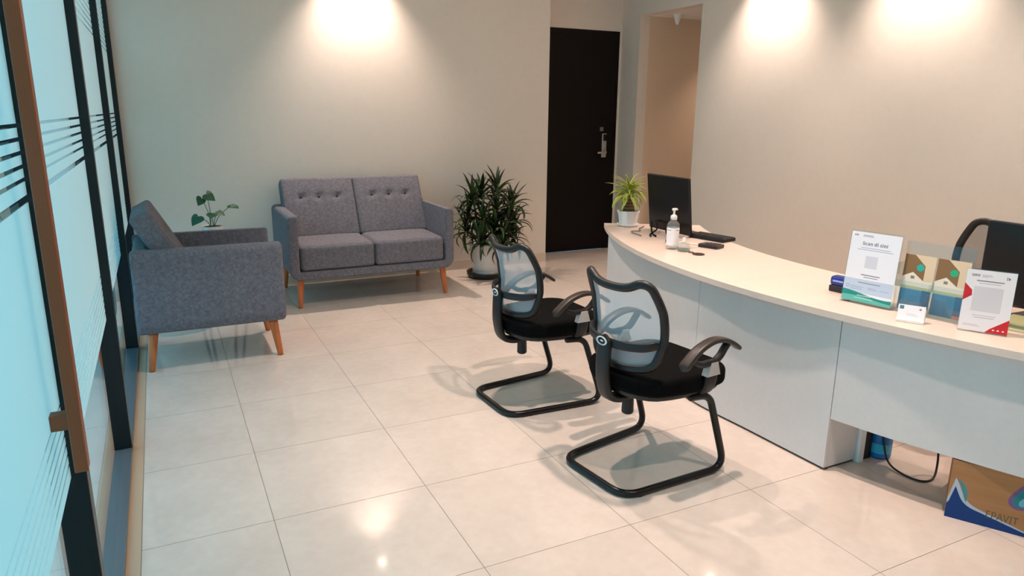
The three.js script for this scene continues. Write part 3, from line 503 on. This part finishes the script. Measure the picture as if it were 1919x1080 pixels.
// below the counter
{
  const o = thing('upright_unit', 'white and black upright unit standing under the counter', 'unit', [0, 0, 0]);
  part('white_side', span(2.408, 2.438, 0, 0.4, 0.36, 0.632), M.white, o);
  part('black_case', span(2.4385, 2.5, 0, 0.4, 0.36, 0.62), M.plasticDark, o);
  const j = thing('blue_jug', 'blue plastic jug standing under the counter', 'jug', [2.557, 0, 0.62], 0.4);
  part('body', lathe([[0.001, 0.001], [0.045, 0.001], [0.05, 0.01], [0.05, 0.15], [0.045, 0.185], [0.02, 0.215], [0.016, 0.235], [0.001, 0.235]]), std({ color: '#1571b8', roughness: 0.25 }), j);
  part('label', new THREE.CylinderGeometry(0.0506, 0.0506, 0.045, 28, 1, true), std({ color: '#39b4d8', roughness: 0.4, side: THREE.DoubleSide }), j, [0, 0.05, 0]);
  part('cap', cyl(0.019, 0.019, 0.022, 0, 0.246, 0), M.white, j);
  const c = thing('loose_cable', 'black cable looping down under the counter to the floor', 'cable', [0, 0, 0]);
  part('cable', tube([V(2.66, 0.3, 0.79), V(2.655, 0.16, 0.815), V(2.62, 0.05, 0.85), V(2.56, 0.007, 0.875), V(2.5, 0.006, 0.865), V(2.485, 0.006, 0.785), V(2.5, 0.02, 0.71), V(2.51, 0.09, 0.67), V(2.5, 0.2, 0.66), V(2.5, 0.32, 0.65)], 0.0045, 80, 8), M.plasticDark, c);
  const t = 0.53, b = thing('cardboard_box', 'brown cardboard carton with blue swoosh and drop print', 'box', [2.339, 0, 1.07], 0);
  b.rotation.y = -Math.PI / 2 + t; // local +x runs along the printed side, +z faces the visitors
  const art = print(600, 420, (g, w, h) => {
    g.fillStyle = '#b07c50'; g.fillRect(0, 0, w, h); for (let k = 0; k < 160; k++) { g.fillStyle = k % 2 ? 'rgba(150,100,62,0.25)' : 'rgba(196,146,98,0.2)'; g.fillRect(0, (k * 53) % h, w, 2); }
    g.fillStyle = '#b9c3cf'; g.beginPath(); g.moveTo(0, 290); g.lineTo(26, 122); g.bezierCurveTo(66, 190, 60, 270, 143, 306); g.bezierCurveTo(200, 330, 270, 352, 360, 384); g.lineTo(600, 408); g.lineTo(600, h); g.lineTo(0, h); g.fill();
    g.fillStyle = '#4d8f92'; g.beginPath(); g.moveTo(34, 128); g.bezierCurveTo(92, 150, 92, 230, 88, 282); g.bezierCurveTo(64, 240, 66, 180, 34, 128); g.fill();
    g.fillStyle = '#123a78'; g.beginPath(); g.moveTo(0, 320); g.lineTo(10, 300); g.lineTo(30, 184); g.bezierCurveTo(58, 250, 62, 300, 130, 322); g.bezierCurveTo(200, 342, 270, 366, 360, 394); g.lineTo(600, 412); g.lineTo(600, h); g.lineTo(0, h); g.fill();
    g.fillStyle = '#7d5a86'; g.beginPath(); g.moveTo(330, 48); g.bezierCurveTo(286, 130, 252, 176, 276, 224); g.bezierCurveTo(304, 262, 366, 246, 370, 186); g.bezierCurveTo(370, 130, 344, 100, 330, 48); g.fill();
    g.fillStyle = '#2b7f86'; g.beginPath(); g.moveTo(332, 78); g.bezierCurveTo(300, 140, 274, 182, 290, 212); g.bezierCurveTo(314, 240, 356, 226, 358, 182); g.bezierCurveTo(358, 140, 342, 118, 332, 78); g.fill();
    g.fillStyle = '#6fb0bd'; g.beginPath(); g.moveTo(334, 150); g.bezierCurveTo(316, 176, 308, 196, 318, 214); g.bezierCurveTo(336, 222, 350, 206, 350, 184); g.fill();
    g.save(); g.translate(180, 352); g.scale(0.78, 1.2); g.fillStyle = '#5c5637'; g.font = '60px sans-serif'; g.fillText('EPAVIT', 0, 0); g.restore();
  }, 0.85);
  const card = std({ color: '#a87850', roughness: 0.9 });
  part('carton', new THREE.BoxGeometry(0.42, 0.238, 0.3).translate(0.21, 0.119, -0.15), [card, card, card, card, art, card], b);
  part('tape', box(0.42, 0.001, 0.05, 0.21, 0.2385, -0.15), std({ color: '#c9a878', roughness: 0.35 }), b);
}

// ------------------------------------------------------------------ mesh-back chairs
const backX = (h) => { const t = [[0.48, -0.168], [0.64, -0.165], [0.75, -0.18], [0.88, -0.225]]; for (let i = 1; i < t.length; i++) if (h <= t[i][0] || i === t.length - 1) { const f = (h - t[i - 1][0]) / (t[i][0] - t[i - 1][0]); return t[i - 1][1] + (t[i][1] - t[i - 1][1]) * f; } };
const onBack = (s, h, off = 0) => V(backX(h) + 0.075 * (s / 0.21) ** 2 + off, h, s);
const OUT = [[0, 0.838], [0.09, 0.845], [0.148, 0.868], [0.177, 0.858], [0.192, 0.815], [0.203, 0.74], [0.203, 0.66], [0.19, 0.58], [0.165, 0.525], [0.09, 0.502], [0, 0.498]];
const outline = new THREE.CatmullRomCurve3([...OUT, ...OUT.slice(1, -1).reverse().map(([s, h]) => [-s, h])].map(([s, h]) => V(s, h, 0)), true, 'centripetal').getSpacedPoints(96).slice(0, 96);
function backrest(parent, frameMat, meshMat) {
  part('back_frame', sweepClosed(outline.map(p => onBack(p.x, p.y)), 0.0175), frameMat, parent);
  const pos = [], idx = [], n = outline.length, R = 10, c = [0, 0.67];
  for (let r = 0; r <= R; r++) for (let k = 0; k < n; k++) { const f = r / R, s = c[0] + (outline[k].x - c[0]) * f, h = c[1] + (outline[k].y - c[1]) * f, q = onBack(s, h); pos.push(q.x, q.y, q.z); }
  for (let r = 0; r < R; r++) for (let k = 0; k < n; k++) { const a = r * n + k, b = r * n + (k + 1) % n; if (r) idx.push(a, b, a + n); idx.push(b, b + n, a + n); }
  const g = new THREE.BufferGeometry(); g.setAttribute('position', new THREE.Float32BufferAttribute(pos, 3)); g.setIndex(idx); g.computeVertexNormals();
  part('back_mesh', boxUV(g), meshMat, parent);
}
function sweepClosed(pts, r) { return new THREE.TubeGeometry(new THREE.CatmullRomCurve3(pts, true, 'centripetal'), 110, r, 10, true).clone(); }
const seatShape = (() => { const s = new THREE.Shape(), x0 = -0.2, x1 = 0.285, w0 = 0.19, w1 = 0.225; s.moveTo(x0 + 0.1, -w0); s.bezierCurveTo(x0 + 0.2, -w1 - 0.008, x1 - 0.12, -w1 - 0.01, x1 - 0.06, -w1 + 0.01); s.quadraticCurveTo(x1, -w1 + 0.04, x1, -w1 + 0.12); s.lineTo(x1, w1 - 0.12); s.quadraticCurveTo(x1, w1 - 0.04, x1 - 0.06, w1 - 0.01); s.bezierCurveTo(x1 - 0.12, w1 + 0.01, x0 + 0.2, w1 + 0.008, x0 + 0.1, w0); s.bezierCurveTo(x0, w0 - 0.05, x0, -w0 + 0.05, x0 + 0.1, -w0); return s; })();
const seatGeo = (y, d, b, sc = 1) => { const g = new THREE.ExtrudeGeometry(seatShape, { depth: d, bevelEnabled: true, bevelThickness: b, bevelSize: b, bevelSegments: 6, curveSegments: 10 }).rotateX(Math.PI / 2).scale(sc, 1, sc).translate(0, y, 0); return boxUV(g); };
function armrest(o, side) {
  const z = side * 0.262, P = (x, y) => V(x, y, z);
  const a = part('armrest', sweep([P(-0.055, 0.525), P(-0.02, 0.558), P(0.04, 0.6), P(0.12, 0.622), P(0.19, 0.612), P(0.25, 0.582), P(0.285, 0.556)], t => 0.026 - 0.006 * t, t => 0.014 - 0.005 * t), M.armPad, o);
  part('strut', sweep([P(-0.005, 0.568), P(0.02, 0.545), P(0.06, 0.53), P(0.1, 0.53), P(0.13, 0.53), P(0.165, 0.55), P(0.19, 0.58), P(0.215, 0.604)], 0.015, 0.0125), M.plasticDark, a);
  const s = new THREE.Shape(); s.moveTo(-0.017, 0.026); s.lineTo(0.017, 0.026); s.lineTo(0.034, -0.026); s.lineTo(-0.034, -0.026);
  part('bracket', new THREE.ExtrudeGeometry(s, { depth: 0.03, bevelEnabled: true, bevelThickness: 0.003, bevelSize: 0.003, bevelSegments: 2 }).translate(0.12, 0.505, z - 0.015), M.greyBracket, a);
  part('arm_post', sweep([P(0.12, 0.485), V(0.12, 0.44, z * 0.985), V(0.12, 0.4, z * 0.9), V(0.12, 0.385, z * 0.7)], 0.032, 0.014, V(1, 0, 0)), M.plasticDark, a);
}
function visitorChair(label, pos, turn) {
  const o = thing('visitor_chair', label, 'chair', pos, turn, 'visitor chairs at the counter'), T = 0.0155;
  backrest(o, M.plastic, M.chairMesh);
  part('seat', seatGeo(0.452, 0.028, 0.024), M.seatFabric, o);
  part('seat_pan', seatGeo(0.402, 0.008, 0.016, 0.94), M.plastic, o);
  part('lumbar_brace', sweep([onBack(-0.198, 0.625, -0.01), V(-0.165, 0.612, -0.16), V(-0.203, 0.605, -0.08), V(-0.213, 0.604, 0), V(-0.203, 0.605, 0.08), V(-0.165, 0.612, 0.16), onBack(0.198, 0.625, -0.01)], t => 0.018, 0.009, V(0, 1, 0), 40), M.plastic, o);
  const sp = part('spine', sweep([V(-0.222, 0.635, 0), V(-0.228, 0.55, 0), V(-0.226, 0.45, 0), V(-0.2, 0.37, 0), V(-0.13, 0.345, 0), V(-0.02, 0.37, 0)], 0.036, 0.017), M.plastic, o);
  const em = new THREE.TorusGeometry(0.02, 0.0034, 8, 28).scale(1.35, 0.8, 1).rotateY(-Math.PI / 2).translate(-0.243, 0.612, 0);
  part('emblem', merge([em, new THREE.SphereGeometry(0.009, 14, 8).scale(0.18, 0.45, 1.2).translate(-0.2425, 0.612, 0)]), M.white, sp);
  part('tilt_knob', merge([cyl(0.024, 0.026, 0.075, -0.08, 0.305, 0), new THREE.SphereGeometry(0.026, 16, 8).scale(1, 0.5, 1).translate(-0.08, 0.268, 0)]), M.plasticDark, o);
  part('mechanism', rbox(0.26, 0.03, 0.2, 0.01, 0.02, 0.372, 0), M.plasticDark, o);
  const wR = 0.2, wF = 0.245, xF = 0.275, xR = -0.265;
  part('tube_frame', bend([V(0.06, 0.375, -0.22), V(0.155, 0.372, -wF + 0.01), V(xF, T, -wF), V(xR, T, -wR), V(xR, T, wR), V(xF, T, wF), V(0.155, 0.372, wF - 0.01), V(0.06, 0.375, 0.22)], T, 0.085, 220, 12), M.tubeBlack, o);
  for (const s of [-1, 1]) for (const x of [-0.18, 0.12]) part('foot_pad', rbox(0.035, 0.012, 0.02, 0.004, x, 0.006, s * (x < 0 ? 0.209 : 0.234)), M.plasticDark, o);
  for (const s of [-1, 1]) armrest(o, s);
  return o;
}
visitorChair('black mesh-back visitor chair nearest the viewer', [1.515, 0, 0.215], 0.13);
visitorChair('black mesh-back visitor chair farther back, toward the sofa', [1.455, 0, -0.655], 0.05);
{
  const o = thing('office_chair', 'brown-framed mesh office chair behind the counter', 'chair', [3.3, 0, 0.52], Math.PI - 0.12);
  backrest(o, M.officeFrame, M.officeMesh);
  for (const m of o.children) { m.position.y = 0.055; m.scale.set(1, 1.07, 1.16); }
  part('seat', seatGeo(0.5, 0.03, 0.025), M.seatFabric, o); part('spine', sweep([V(-0.24, 0.7, 0), V(-0.25, 0.55, 0), V(-0.2, 0.44, 0), V(0, 0.43, 0)], 0.03, 0.014), M.officeFrame, o);
  part('lumbar_bar', sweep([V(-0.14, 0.72, -0.2), V(-0.22, 0.72, 0), V(-0.14, 0.72, 0.2)], 0.022, 0.008, V(0, 1, 0)), M.officeFrame, o);
  part('gas_lift', cyl(0.025, 0.03, 0.34, 0, 0.27, 0), M.tubeBlack, o);
  for (let k = 0; k < 5; k++) { const a = k * 1.2566, c = Math.cos(a), s = Math.sin(a); const l = part('base_arm', sweep([V(0, 0.11, 0), V(0.14 * c, 0.1, 0.14 * s), V(0.27 * c, 0.075, 0.27 * s)], 0.016, 0.02, V(-s, 0, c), 8, 10), M.plasticDark, o); part('castor', new THREE.CylinderGeometry(0.028, 0.028, 0.04, 18).rotateX(Math.PI / 2).rotateY(-a).translate(0.27 * c, 0.028, 0.27 * s), M.plasticDark, l); }
}
renderer.render(scene, camera);
